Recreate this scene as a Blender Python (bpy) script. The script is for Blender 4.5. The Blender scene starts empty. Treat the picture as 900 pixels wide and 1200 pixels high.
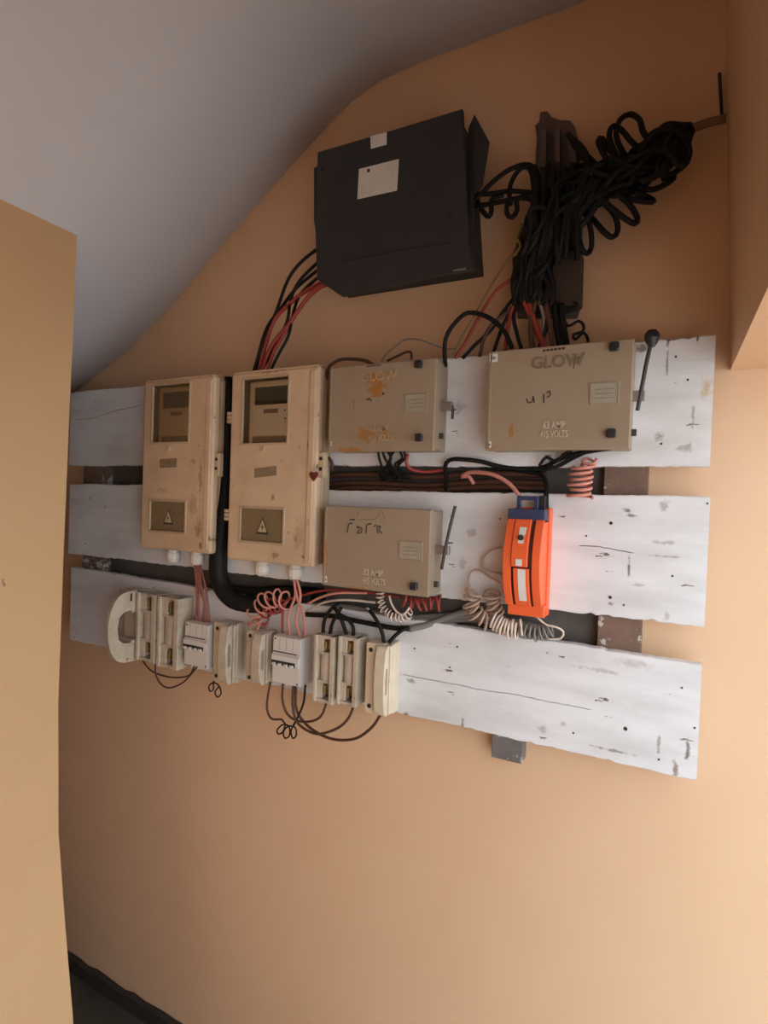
import bpy, bmesh, math, random
from mathutils import Vector, Matrix
random.seed(7)
SC = bpy.context.scene
COL = SC.collection

# ------------------------------------------------------------------ camera
DW, HC = 1.181, 1.625                       # distance to the meter wall, eye height
YAW, PITCH, ROLL, FPX = -0.474445, -0.018492, 0.034872, 642.93
def _axes():
    f = Vector((math.sin(YAW)*math.cos(PITCH), math.cos(YAW)*math.cos(PITCH), math.sin(PITCH)))
    r = Vector((math.cos(YAW), -math.sin(YAW), 0))
    u = r.cross(f)
    return (r*math.cos(ROLL)+u*math.sin(ROLL), u*math.cos(ROLL)-r*math.sin(ROLL), f)
RT, UP, FW = _axes()
CAM = Vector((0, -DW, HC))
cd = bpy.data.cameras.new('camera'); co = bpy.data.objects.new('camera', cd); COL.objects.link(co)
cd.sensor_fit = 'VERTICAL'; cd.sensor_height = 24; cd.sensor_width = 18
cd.lens = FPX/1200*24; cd.clip_start = .01
co.matrix_world = Matrix(((RT.x, UP.x, -FW.x, CAM.x), (RT.y, UP.y, -FW.y, CAM.y), (RT.z, UP.z, -FW.z, CAM.z), (0, 0, 0, 1)))
SC.camera = co

# ------------------------------------------------------------------ light: daylight entering under the beam on the right
SUN_E, SUN_EL, SUN_AZ = 4.6, math.radians(77), math.radians(165)
w = bpy.data.worlds.new('overcast_sky'); SC.world = w; w.use_nodes = True
bg = w.node_tree.nodes['Background']; bg.inputs[0].default_value = (.82, .92, 1, 1); bg.inputs[1].default_value = 1.5
sun = bpy.data.lights.new('sun', 'SUN'); sun.energy = SUN_E; sun.angle = .02; sun.color = (1, .98, .95)
so = bpy.data.objects.new('sun', sun); COL.objects.link(so)
so.rotation_euler = Vector((-math.cos(SUN_EL)*math.cos(SUN_AZ), -math.cos(SUN_EL)*math.sin(SUN_AZ), -math.sin(SUN_EL))).to_track_quat('-Z', 'Y').to_euler()
SC.view_settings.view_transform = 'Standard'; SC.view_settings.look = 'None'
SC.view_settings.gamma = 1; SC.view_settings.use_curve_mapping = False
SC.view_settings.exposure = 1.25

def P(px, py, dep=0.0):
    """point of the place seen at a photo position, on the plane `dep` metres in front of the meter wall"""
    d = RT*((px-450)/FPX) - UP*((py-600)/FPX) + FW
    return CAM + d*((DW-dep)/d.y)
def R4(tl, tr, br, bl, dep):
    a, b, c, d = (P(*p, dep) for p in (tl, tr, br, bl))
    return (a.x+d.x)/2, (b.x+c.x)/2, (c.z+d.z)/2, (a.z+b.z)/2      # x0 x1 z0 z1

# ------------------------------------------------------------------ materials
MATS = {}
def mat(name, col, rough=.6, col2=None, amt=.5, scale=8, metal=0, bump=0, bscale=60, stretch=(1,1,1), blobs=(), chip=None, alpha=None, spec=.5):
    if name in MATS: return MATS[name]
    m = bpy.data.materials.new(name); MATS[name] = m; m.use_nodes = True
    nt = m.node_tree; N = nt.nodes; L = nt.links; b = N['Principled BSDF']
    b.inputs['Roughness'].default_value = rough; b.inputs['Metallic'].default_value = metal
    b.inputs['Specular IOR Level'].default_value = spec
    b.inputs['Base Color'].default_value = (*col, 1)
    tc = N.new('ShaderNodeTexCoord'); mp = N.new('ShaderNodeMapping'); L.new(tc.outputs['Object'], mp.inputs[0]); mp.inputs['Scale'].default_value = stretch
    cur = None
    def mixc(fac, a, c):
        x = N.new('ShaderNodeMix'); x.data_type = 'RGBA'; L.new(fac, x.inputs[0])
        if a is None: x.inputs[6].default_value = (*col, 1)
        else: L.new(a, x.inputs[6])
        x.inputs[7].default_value = (*c, 1); return x.outputs[2]
    def noise(sc, det=6, ro=.6):
        n = N.new('ShaderNodeTexNoise'); n.inputs['Scale'].default_value = sc; n.inputs['Detail'].default_value = det; n.inputs['Roughness'].default_value = ro
        L.new(mp.outputs[0], n.inputs['Vector']); return n.outputs[0]
    def ramp(src, lo, hi, top=1.0):
        r = N.new('ShaderNodeMapRange'); r.inputs[1].default_value = lo; r.inputs[2].default_value = hi; r.inputs[4].default_value = top; L.new(src, r.inputs[0]); return r.outputs[0]
    if col2:
        cur = mixc(ramp(noise(scale), .42, .72, amt), cur, col2)
    if chip:                                   # (colour, scale, low, high) flaked spots
        cur = mixc(ramp(noise(chip[1], 4, .7), chip[2], chip[3]), cur, chip[0])
    for (bx, bz, sx, sz, bc, st) in blobs:     # stains with a place of their own, in the thing's own coordinates
        s = N.new('ShaderNodeVectorMath'); s.operation = 'SUBTRACT'; L.new(tc.outputs['Object'], s.inputs[0]); s.inputs[1].default_value = (bx, 0, bz)
        q = N.new('ShaderNodeVectorMath'); q.operation = 'MULTIPLY'; L.new(s.outputs[0], q.inputs[0]); q.inputs[1].default_value = (1/sx, 0, 1/sz)
        l = N.new('ShaderNodeVectorMath'); l.operation = 'LENGTH'; L.new(q.outputs[0], l.inputs[0])
        a = N.new('ShaderNodeMath'); a.operation = 'SUBTRACT'; a.inputs[0].default_value = 1.0; L.new(l.outputs['Value'], a.inputs[1])
        n2 = N.new('ShaderNodeTexNoise'); n2.inputs['Scale'].default_value = 90; n2.inputs['Detail'].default_value = 5; L.new(tc.outputs['Object'], n2.inputs['Vector'])
        k = N.new('ShaderNodeMath'); k.operation = 'MULTIPLY_ADD'; L.new(n2.outputs[0], k.inputs[0]); k.inputs[1].default_value = 2.2; k.inputs[2].default_value = -1.2
        t = N.new('ShaderNodeMath'); t.operation = 'ADD'; L.new(a.outputs[0], t.inputs[0]); L.new(k.outputs[0], t.inputs[1])
        cur = mixc(ramp(t.outputs[0], .1, .6, st), cur, bc)
    if cur: L.new(cur, b.inputs['Base Color'])
    if bump:
        bp = N.new('ShaderNodeBump'); bp.inputs['Strength'].default_value = bump; bp.inputs['Distance'].default_value = .004
        L.new(noise(bscale, 5), bp.inputs['Height']); L.new(bp.outputs[0], b.inputs['Normal'])
    return m
def glassy(name, tint, dif, haze):
    m = bpy.data.materials.new(name); m.use_nodes = True; nt = m.node_tree; N = nt.nodes; L = nt.links; N.clear()
    o = N.new('ShaderNodeOutputMaterial'); t = N.new('ShaderNodeBsdfTransparent'); t.inputs[0].default_value = (*tint, 1)
    d = N.new('ShaderNodeBsdfDiffuse'); d.inputs[0].default_value = (*dif, 1); g = N.new('ShaderNodeBsdfGlossy'); g.inputs['Roughness'].default_value = .2
    a = N.new('ShaderNodeMixShader'); n = N.new('ShaderNodeTexNoise'); n.inputs['Scale'].default_value = 40
    r = N.new('ShaderNodeMapRange'); r.inputs[3].default_value = haze*.6; r.inputs[4].default_value = haze*1.4; L.new(n.outputs[0], r.inputs[0]); L.new(r.outputs[0], a.inputs[0])
    L.new(t.outputs[0], a.inputs[1]); L.new(d.outputs[0], a.inputs[2])
    f = N.new('ShaderNodeFresnel'); f.inputs[0].default_value = 1.22; c = N.new('ShaderNodeMixShader'); L.new(f.outputs[0], c.inputs[0]); L.new(a.outputs[0], c.inputs[1]); L.new(g.outputs[0], c.inputs[2])
    L.new(c.outputs[0], o.inputs[0]); return m

# ------------------------------------------------------------------ mesh builder
def catmull(pts, step=.006):
    pts = [Vector(p) for p in pts]
    if len(pts) < 3:
        n = max(1, int((pts[1]-pts[0]).length/step)); return [pts[0].lerp(pts[1], i/n) for i in range(n+1)]
    q = [pts[0]*2-pts[1]] + pts + [pts[-1]*2-pts[-2]]; out = []
    for i in range(1, len(q)-2):
        a, b, c, d = q[i-1:i+3]; n = max(2, int((c-b).length/step))
        for k in range(n):
            t = k/n; out.append(.5*((2*b)+(c-a)*t+(2*a-5*b+4*c-d)*t*t+(3*b-a-3*c+d)*t**3))
    out.append(pts[-1]); return out
def coil_path(axis, rad, turns, per=14, squash=1.0, phase=0.0, tilt=0.0):
    ax = catmull(axis, .004); L = [0]
    for a, b in zip(ax, ax[1:]): L.append(L[-1]+(b-a).length)
    n = int(turns*per); out = []; nrm = None
    for i in range(n+1):
        s = L[-1]*i/n; k = 0
        while k < len(L)-2 and L[k+1] < s: k += 1
        f = (s-L[k])/max(1e-9, L[k+1]-L[k]); c = ax[k].lerp(ax[k+1], f); t = (ax[k+1]-ax[k]).normalized()
        if nrm is None: nrm = t.cross(Vector((0, 1, 0))).normalized()
        nrm = (nrm-t*nrm.dot(t)).normalized(); bi = t.cross(nrm); a = 2*math.pi*i/per+phase
        rr = rad*(1+.14*math.sin(i*.37+phase)+.10*math.sin(i*.153+2*phase+1)); wob = .16*rad*math.sin(i*.21+phase*3)
        out.append(c+nrm*(math.cos(a)*rr+wob)+bi*math.sin(a)*rr*squash+t*math.sin(a+.4*math.sin(i*.11))*rr*tilt)
    return out
class MB:
    def __init__(s): s.bm = bmesh.new()
    def _merge(s, b, smooth=False):
        me = bpy.data.meshes.new('t'); bmesh.ops.recalc_face_normals(b, faces=b.faces)
        for f in b.faces: f.smooth = smooth
        b.to_mesh(me); b.free(); s.bm.from_mesh(me); bpy.data.meshes.remove(me); return s
    def box(s, x0, x1, y0, y1, z0, z1, bev=0, seg=2):
        b = bmesh.new(); bmesh.ops.create_cube(b, size=1)
        for v in b.verts: v.co = Vector(((x0+x1)/2+v.co.x*(x1-x0), (y0+y1)/2+v.co.y*(y1-y0), (z0+z1)/2+v.co.z*(z1-z0)))
        if bev: bmesh.ops.bevel(b, geom=list(b.edges), offset=bev, segments=seg, affect='EDGES', profile=.5)
        return s._merge(b)
    def prism(s, poly, vec, bev=0, seg=2, smooth=False):
        b = bmesh.new(); vs = [b.verts.new(p) for p in poly]; f = b.faces.new(vs)
        r = bmesh.ops.extrude_face_region(b, geom=[f]); bmesh.ops.translate(b, vec=vec, verts=[v for v in r['geom'] if isinstance(v, bmesh.types.BMVert)])
        if bev: bmesh.ops.bevel(b, geom=list(b.edges), offset=bev, segments=seg, affect='EDGES', profile=.5)
        return s._merge(b, smooth)
    def tube(s, path, r, n=8, step=.006, raw=False):
        pts = [Vector(p) for p in path] if raw else catmull(path, step); b = bmesh.new(); rings = []; nrm = None
        for i, p in enumerate(pts):
            t = (pts[min(i+1, len(pts)-1)]-pts[max(i-1, 0)])
            if t.length < 1e-9: continue
            t.normalize()
            if nrm is None: nrm = t.orthogonal().normalized()
            nrm = (nrm-t*nrm.dot(t)).normalized(); bi = t.cross(nrm)
            rr = r(i/(len(pts)-1)) if callable(r) else r
            rings.append([b.verts.new(p+nrm*math.cos(2*math.pi*k/n)*rr+bi*math.sin(2*math.pi*k/n)*rr) for k in range(n)])
        for a, c in zip(rings, rings[1:]):
            for k in range(n): b.faces.new((a[k], a[(k+1) % n], c[(k+1) % n], c[k]))
        b.faces.new(rings[0]); b.faces.new(rings[-1]); return s._merge(b, True)
    def lathe(s, c, prof, axis=(0, -1, 0), n=16, lobes=0, la=0.0):
        a = Vector(axis).normalized(); u = a.orthogonal().normalized(); v = a.cross(u); b = bmesh.new(); rings = []
        for (r, h) in prof:
            ring = []
            for k in range(n):
                t = 2*math.pi*k/n; rr = max(r, 1e-5)*(1+la*math.cos(lobes*t)) if lobes else max(r, 1e-5)
                ring.append(b.verts.new(Vector(c)+a*h+u*math.cos(t)*rr+v*math.sin(t)*rr))
            rings.append(ring)
        for p, q in zip(rings, rings[1:]):
            for k in range(n): b.faces.new((p[k], p[(k+1) % n], q[(k+1) % n], q[k]))
        b.faces.new(rings[0]); b.faces.new(rings[-1]); return s._merge(b)
    def text(s, txt, size, c, ext=.0008, sx=1.0, rot=0):
        cu = bpy.data.curves.new('t', 'FONT'); cu.body = txt; cu.size = size; cu.extrude = ext; cu.align_x = 'CENTER'; cu.align_y = 'CENTER'; cu.resolution_u = 3; cu.offset = size*.018
        o = bpy.data.objects.new('t', cu); COL.objects.link(o); bpy.context.view_layer.update()
        me = bpy.data.meshes.new_from_object(o.evaluated_get(bpy.context.evaluated_depsgraph_get()))
        me.transform(Matrix.Translation(Vector(c)) @ Matrix.Rotation(math.pi/2, 4, 'X') @ Matrix.Rotation(rot, 4, 'Z') @ Matrix.Diagonal((sx, 1, 1, 1)))
        s.bm.from_mesh(me); bpy.data.meshes.remove(me); bpy.data.objects.remove(o); bpy.data.curves.remove(cu); return s
    def cut(s, cutter):
        a, b = s.raw(), cutter.raw(); m = a.modifiers.new('b', 'BOOLEAN'); m.object = b; m.operation = 'DIFFERENCE'; m.solver = 'EXACT'
        bpy.context.view_layer.update(); me = bpy.data.meshes.new_from_object(a.evaluated_get(bpy.context.evaluated_depsgraph_get()))
        s.bm = bmesh.new(); s.bm.from_mesh(me); bpy.data.meshes.remove(me)
        for o in (a, b): d = o.data; bpy.data.objects.remove(o); bpy.data.meshes.remove(d)
        return s
    def raw(s):
        me = bpy.data.meshes.new('t'); s.bm.to_mesh(me); s.bm.free(); o = bpy.data.objects.new('t', me); COL.objects.link(o); return o
    def build(s, name, m, parent=None, label=None, cat=None, group=None, kind=None, org=None):
        me = bpy.data.meshes.new(name); bm = s.bm
        if parent is not None:
            o0 = Vector(parent['_o']) if '_o' in parent else Vector((0, 0, 0))
        elif org is not None: o0 = Vector(org)
        else:
            xs = [v.co for v in bm.verts]; o0 = Vector((sum(v.x for v in xs)/len(xs), sum(v.y for v in xs)/len(xs), min(v.z for v in xs)))
        bmesh.ops.translate(bm, vec=-o0, verts=bm.verts); bm.to_mesh(me); bm.free(); me.materials.append(m)
        o = bpy.data.objects.new(name, me); COL.objects.link(o)
        if parent is not None: o.parent = parent; o['_o'] = tuple(o0)
        else: o.location = o0; o['_o'] = tuple(o0)
        tag(o, label, cat, group, kind); return o
def tag(o, label=None, cat=None, group=None, kind=None):
    for k, v in (('label', label), ('category', cat), ('group', group), ('kind', kind)):
        if v: o[k] = v
def thing(name, loc, label, cat, group=None):
    o = bpy.data.objects.new(name, None); COL.objects.link(o); o.location = loc; o['_o'] = tuple(loc); o.empty_display_size = .05
    tag(o, label, cat, group); return o
def quadplate(pts, y0, y1):      # flat plate from four (x,z) corners
    return MB().prism([Vector((x, y0, z)) for x, z in pts], (0, y1-y0, 0))

# ------------------------------------------------------------------ paints
PEACH = mat('peach_wall_paint', (.71, .465, .29), .55, (.63, .385, .225), .45, 2.2, bump=.25, bscale=9)
PEACH_L = mat('peach_pillar_paint', (.66, .42, .22), .6, (.58, .36, .18), .4, 3, bump=.2, bscale=12, chip=((.3, .2, .13), 14, .74, .78))
WHITE_C = mat('white_ceiling_paint', (.70, .70, .76), .8, (.64, .64, .69), .4, 3, bump=.15, bscale=20)
FLOOR = mat('dark_floor', (.06, .055, .045), .5, (.03, .03, .025), .8, 6, bump=.3, bscale=30)
DARK_SK = mat('dark_skirting', (.03, .022, .017), .7, (.015, .012, .01), .7, 20, bump=.4)
GROUND = mat('pale_concrete', (.37, .355, .335), .85, (.30, .285, .27), .5, 3)
def plank_mat(name, blobs, org):
    bl = [(P(px, py, .06).x-org[0], P(px, py, .06).z-org[2], sx, sz, c, s_) for px, py, sx, sz, c, s_ in blobs]
    return mat(name, (.76, .75, .765), .5, (.50, .48, .47), .6, 9, bump=.3, bscale=40, stretch=(.45, 1, 1.6), chip=((.16, .12, .10), 30, .69, .72), blobs=bl)
BATTEN_G = mat('grey_batten', (.17, .15, .14), .8, (.08, .07, .065), .8, 14, bump=.5, chip=((.42, .40, .38), 40, .60, .64))
BATTEN = mat('old_brown_batten', (.20, .12, .085), .8, (.09, .055, .04), .8, 12, bump=.5, bscale=50, chip=((.5, .46, .42), 26, .58, .62))
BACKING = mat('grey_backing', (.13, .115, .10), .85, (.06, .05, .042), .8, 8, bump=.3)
CREAM = mat('cream_plastic', (.58, .42, .28), .42, (.43, .29, .18), .55, 9, bump=.08, chip=((.24, .14, .08), 22, .655, .72))
CREAM_D = mat('cream_plastic_side', (.52, .38, .25), .5, (.38, .26, .16), .6, 10)
TAN_IN = mat('tan_inner_cover', (.33, .235, .13), .6, (.26, .18, .10), .5, 12)
METER_W = mat('meter_grey', (.66, .61, .53), .5, (.55, .5, .42), .4, 10)
METER_D = mat('meter_dark_display', (.025, .028, .03), .5, spec=.2)
GREYBOX = mat('beige_grey_enamel', (.34, .265, .18), .42, (.28, .21, .14), .5, 10, bump=.06, chip=((.2, .1, .045), 30, .72, .76))
PLATE = mat('aluminium_plate', (.42, .38, .30), .45, (.3, .26, .2), .5, 60, metal=.3)
KNOB = mat('black_knob', (.018, .015, .02), .4)
DARKMETAL = mat('dark_lever_metal', (.07, .06, .055), .45, metal=.5)
STEEL = mat('dull_steel', (.34, .31, .27), .45, (.2, .17, .14), .6, 40, metal=.7)
INK = mat('black_marker_ink', (.03, .025, .02), .7)
STICK = mat('white_sticker', (.72, .68, .64), .6, (.55, .5, .45), .4, 30)
GUN = mat('charcoal_enamel', (.030, .029, .030), .5, (.040, .038, .038), .6, 5, bump=.05, spec=.3)
GUN_D = mat('black_box_inside', (.018, .018, .019), .6)
ORANGE = mat('orange_plastic', (.86, .13, .035), .38, (.78, .11, .03), .3, 6)
ORANGE_D = mat('dark_slot', (.05, .008, .006), .7)
NAVY = mat('navy_plastic', (.03, .04, .10), .45)
CERAM = mat('cream_porcelain', (.56, .475, .37), .35, (.36, .28, .19), .75, 18, chip=((.16, .10, .06), 36, .63, .70))
CERAM_B = mat('yellowed_porcelain', (.68, .58, .43), .38, (.5, .4, .27), .55, 16, chip=((.2, .13, .08), 40, .70, .75))
DARKHOLE = mat('soot_dark', (.03, .02, .015), .8)
BRASS = mat('tarnished_brass', (.42, .30, .13), .4, (.15, .09, .05), .8, 60, metal=.8)
MCBW = mat('white_breaker_plastic', (.66, .615, .57), .4, (.6, .55, .5), .35, 12)
BLK = mat('black_cable', (.008, .0075, .007), .55, spec=.22)
BLKBR = mat('dark_brown_cable', (.075, .030, .017), .5)
RED = mat('dull_red_cable', (.30, .035, .025), .5)
PINK = mat('faded_pink_cable', (.62, .25, .19), .5, (.5, .2, .15), .4, 50)
COPPER = mat('faded_brown_wire', (.48, .33, .26), .5, (.3, .18, .13), .5, 40)
PALE = mat('pale_wire', (.68, .56, .47), .5)
GREYC = mat('grey_cable', (.20, .18, .16), .55)
OLIVE = mat('olive_wire', (.20, .13, .04), .5)
GLAND = mat('white_gland', (.66, .60, .53), .45, (.5, .43, .36), .5, 20)
REDSEAL = mat('dark_red_seal', (.16, .014, .014), .4)
TRUNK = mat('dark_brown_trunking', (.050, .030, .022), .7, (.025, .018, .014), .7, 14, bump=.2)
TRUNK_G = mat('grey_torn_trunking', (.11, .085, .07), .7, (.05, .035, .03), .8, 16)
PIPE = mat('brown_conduit', (.22, .13, .07), .6, (.12, .07, .04), .5, 30)
GLASS_U = glassy('clear_window_pane', (.97, .93, .86), (.50, .40, .27), .03)
GLASS_H = glassy('hazed_window_pane', (.95, .89, .78), (.50, .40, .27), .13)
GLASS_L = glassy('tan_window_pane', (.90, .80, .62), (.42, .31, .18), .45)

# ------------------------------------------------------------------ the setting
def wallgrid(x0, x1, z0, z1, y, th): return MB().box(x0, x1, y, y+th, z0, z1)
wb = MB().box(-2.6, 2.2, 0, .2, -.02, 3.2).build('wall_back', PEACH, kind='structure', label='peach painted back wall carrying the meter boards', org=(0, 0, 0))
MB().box(-2.6, -.55, -2.5, .2, -.12, 0).build('floor', FLOOR, kind='structure', label='dark worn floor under the stairs', org=(0, 0, 0))
MB().box(-.55, 9, -9, .2, -.12, 0).build('floor_passage', GROUND, kind='structure', label='pale concrete floor of the open passage', org=(0, 0, 0))
# stair soffit: straight flight, then a flat landing
prof = [(-2.6, -.05), (-2.2, .13), (-1.95, .265), (-1.72, .375), (-1.54, .455), (-1.36, .566), (-1.19, .69), (-1.035, .80), (-.895, .897), (-.80, .958), (-.735, .995), (-.66, 1.02), (-.56, 1.031), (-.3, 1.032), (.1, 1.032), (.42, 1.032)]
pr = [(x, HC+z) for x, z in prof]
b = bmesh.new()
ys = [0, -.4, -.8, -1.2, -1.6]
lo = [[b.verts.new((x, y, z)) for y in ys] for x, z in pr]; hi = [[b.verts.new((x-.05, y, z+.16)) for y in ys] for x, z in pr]
for i in range(len(pr)-1):
    for j in range(len(ys)-1):
        b.faces.new((lo[i][j], lo[i+1][j], lo[i+1][j+1], lo[i][j+1])); b.faces.new((hi[i][j], hi[i][j+1], hi[i+1][j+1], hi[i+1][j]))
    for j in (0, len(ys)-1): b.faces.new((lo[i][j], hi[i][j], hi[i+1][j], lo[i+1][j]))
for i in (0, len(pr)-1):
    for j in range(len(ys)-1): b.faces.new((lo[i][j], lo[i][j+1], hi[i][j+1], hi[i][j]))
mb = MB(); mb._merge(b, True); mb.build('ceiling', WHITE_C, kind='structure', label='white sloping underside of the stairs running into a flat ceiling', org=(0, 0, 0))
# left wall: rough plaster face standing 0.34 m in front of the back wall
zs = [0, .2, .35, .55, .78, 1.1, 1.45, 1.8, 2.05, 2.45]; xs = [-1.185, -1.213, -1.232, -1.268, -1.305, -1.318, -1.312, -1.302, -1.294, -1.285]
poly = [Vector((x, -.342, z)) for x, z in zip(xs, zs)] + [Vector((-2.3, -.342, 2.45)), Vector((-2.3, -.342, 0))]
MB().prism(poly, (0, -1.21, 0)).build('wall_left', PEACH_L, kind='structure', label='peach plastered wall end at the left, in front of the boards', org=(0, 0, 0))
MB().box(-2.5, -2.1, -.342, 0, 0, 2.4).build('wall_recess_light_stop', PEACH_L, kind='structure', label='unseen peach wall added at the far left to keep light out of the recess', org=(0, 0, 0))  # added out of view to stop daylight leaking into the recess
# beam above the opening on the right
beam = [Vector((.094, -.001, HC+.262)), Vector((.056, -.001, HC+1.05)), Vector((.30, -.001, HC+1.05)), Vector((.30, -.001, HC+.262))]
MB().prism(beam, (0, -1.55, 0)).build('wall_right', PEACH, kind='structure', label='peach beam dropping from the ceiling at the right', org=(0, 0, 0))
MB().box(-1.6, .30, -1.75, -1.55, 0, 2.75).build('wall_rear_bounce', PEACH, kind='structure', label='unseen peach wall added behind the viewer to bounce light', org=(0, 0, 0))  # added out of view; its position and paint are set for bounced light
mb = MB(); random.seed(3)
x = -2.6; top = []
while x < 2.2:
    top.append(Vector((x, -.001, .045+random.uniform(-.006, .006)))); x += .045
mb.prism(top+[Vector((2.2, -.001, 0)), Vector((-2.6, -.001, 0))], (0, -.018, 0)).build('baseboard_back', DARK_SK, kind='structure', label='ragged dark skirting along the back wall', org=(0, 0, 0))
# ------------------------------------------------------------------ boards
BF = .060                                   # front of the boards, metres off the wall
def plank(tl, tr, br, bl, crack, blobs, label, seed):
    """one sawn board: wavy arrises, an open crack cut into its face (list of photo points), nails"""
    rnd = random.Random(seed); a, b_, c, d = (P(*p, BF) for p in (tl, tr, br, bl))
    n = 170; org = ((a.x+b_.x)/2, -.049, (c.z+d.z)/2); m = plank_mat('white_plank_paint_%d' % seed, blobs, org); ck = sorted([(P(*p, BF).x, P(*p, BF).z) for p in crack]); bm = bmesh.new(); cols = []
    ph = [rnd.uniform(0, 6) for _ in range(6)]
    for i in range(n+1):
        t = i/n; x = (a.x*(1-t)+b_.x*t + d.x*(1-t)+c.x*t)/2
        zt = a.z*(1-t)+b_.z*t + .0014*math.sin(9*t+ph[0])+.0008*math.sin(41*t+ph[1])+rnd.uniform(-.0007, .0007)
        zb = d.z*(1-t)+c.z*t + .0014*math.sin(8*t+ph[2])+.0008*math.sin(47*t+ph[3])+rnd.uniform(-.0009, .0009)
        if rnd.random() < .10: zt -= rnd.uniform(.001, .0035)
        if rnd.random() < .12: zb += rnd.uniform(.001, .0035)
        zc, g, dp = (zt+zb)/2, .0003, 0
        for (x0, z0), (x1, z1) in zip(ck, ck[1:]):
            if x0 <= x <= x1:
                zc = z0+(z1-z0)*(x-x0)/(x1-x0)+rnd.uniform(-.0008, .0008); g = .0011; dp = .006
        if ck and not (ck[0][0] <= x <= ck[-1][0]): zc = ck[0][1] if x < ck[0][0] else ck[-1][1]
        fr = [(zt-.002, -BF), (zt, -BF+.002), (zt, -.038), (zb, -.038), (zb, -BF+.002), (zb+.002, -BF), (zc-g, -BF), (zc, -BF+dp), (zc+g, -BF)]
        cols.append([bm.verts.new((x, y, z)) for z, y in fr])
    for p, q in zip(cols, cols[1:]):
        for k in range(9): bm.faces.new((p[k], p[(k+1) % 9], q[(k+1) % 9], q[k]))
    bm.faces.new(cols[0]); bm.faces.new(cols[-1])
    mb = MB(); mb._merge(bm); o = mb.build('plank', m, label=label, cat='board', org=org, group='white boards on the wall')
    return o
def nails(o, pts, r=.0035):
    for px, py in pts:
        c = P(px, py, BF); MB().lathe((c.x, c.y+.001, c.z), [(r, 0), (r, .0016), (r*.7, .0022), (r*.35, .0016), (.0001, .0014)], n=10).build('nail', INK, o)
pk = plank((83, 460), (838, 392), (833, 546.5), (81, 545), [(88, 492), (110, 490), (135, 481), (166, 475)], [(829, 455, .012, .028, (.62, .45, .28), .8), (783, 400, .004, .014, (.12, .09, .08), 1), (817, 399, .004, .012, (.12, .09, .08), 1), (782, 425, .003, .03, (.25, .2, .18), .8), (812, 488, .004, .03, (.35, .31, .3), .8), (772, 512, .01, .012, (.25, .22, .2), .8), (803, 525, .018, .01, (.3, .27, .25), .7), (538, 478, .02, .02, (.35, .31, .3), .6), (752, 408, .02, .012, (.18, .14, .12), .9)], 'topmost white painted board, behind the meters and both upper grey boxes', 1)
nails(pk, [(112, 470), (806, 445), (792, 418), (775, 520)], .002)
pk2 = plank((81, 567), (832, 583), (826, 736.5), (81, 649), [(676, 639), (700, 640), (725, 645), (742, 648)], [(737, 664, .004, .024, (.2, .18, .17), 1), (735, 598, .009, .006, (.2, .18, .17), .9), (741, 604, .014, .004, (.2, .18, .17), .9), (778, 592, .012, .014, (.4, .38, .37), .8), (714, 707, .008, .005, (.22, .2, .19), 1), (780, 636, .03, .006, (.4, .38, .37), .7), (748, 686, .02, .005, (.4, .38, .37), .7), (781, 722, .01, .01, (.45, .43, .42), .8), (553, 625, .02, .012, (.4, .37, .36), .7), (542, 660, .012, .02, (.45, .42, .4), .7), (780, 652, .04, .003, (.35, .32, .3), .8)], 'middle white board with black screw holes behind the orange switch', 2)
nails(pk2, [(716, 613), (715, 700)], .0032); nails(pk2, [(731, 709), (687, 628), (788, 675), (829, 590), (586, 608), (123, 594), (105, 584), (100, 637)], .0018)
pk3 = plank((83, 665), (823, 779), (816, 915), (82, 750), [(473, 791), (505, 797), (535, 802), (560, 808), (600, 813), (640, 822), (690, 831)], [(542, 846, .005, .02, (.3, .23, .18), 1), (791, 901, .008, .022, (.3, .24, .2), 1), (806, 880, .005, .03, (.15, .12, .11), .9), (476, 838, .012, .01, (.2, .17, .15), .9), (482, 798, .014, .008, (.3, .27, .25), .8), (700, 785, .06, .006, (.45, .4, .38), .7), (745, 778, .05, .012, (.5, .46, .44), .7), (720, 880, .05, .004, (.25, .21, .19), .8), (636, 855, .012, .012, (.42, .4, .39), .8), (660, 848, .008, .012, (.42, .4, .39), .8), (772, 870, .004, .03, (.25, .22, .2), .7)], 'lowest white board with a long crack behind the fuse row', 3)
nails(pk3, [(733, 854)], .0036); nails(pk3, [(486, 760), (536, 758), (527, 782), (672, 859), (814, 853), (799, 806), (772, 890), (96, 722)], .0019)
def batten(x0, x1, ytop, ybot, xm, label, m=BATTEN):
    a, b_ = P(x0, xm, .03).x, P(x1, xm, .03).x; zt, zb = P((x0+x1)/2, ytop, .035).z, P((x0+x1)/2, ybot, .035).z
    MB().box(a, b_, -.038, 0, zb, zt, .0012, 1).build('batten', m, label=label, cat='batten', group='battens behind the boards')
batten(708, 760, 470, 800, 565, 'brown batten with flaking paint in the gaps near the right board ends')
batten(577, 613, 775, 891, 880, 'grey batten end poking out below the lowest board', BATTEN_G)
batten(98, 124, 475, 740, 655, 'dim batten in the gaps near the left board ends')
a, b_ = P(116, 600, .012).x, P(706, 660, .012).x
MB().box(a, b_, -.012, -.001, HC-.44, HC+.24, .001, 1).build('backing_panel', BACKING, label='dark grey panel on the wall behind the gaps between the boards', cat='panel')

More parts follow.
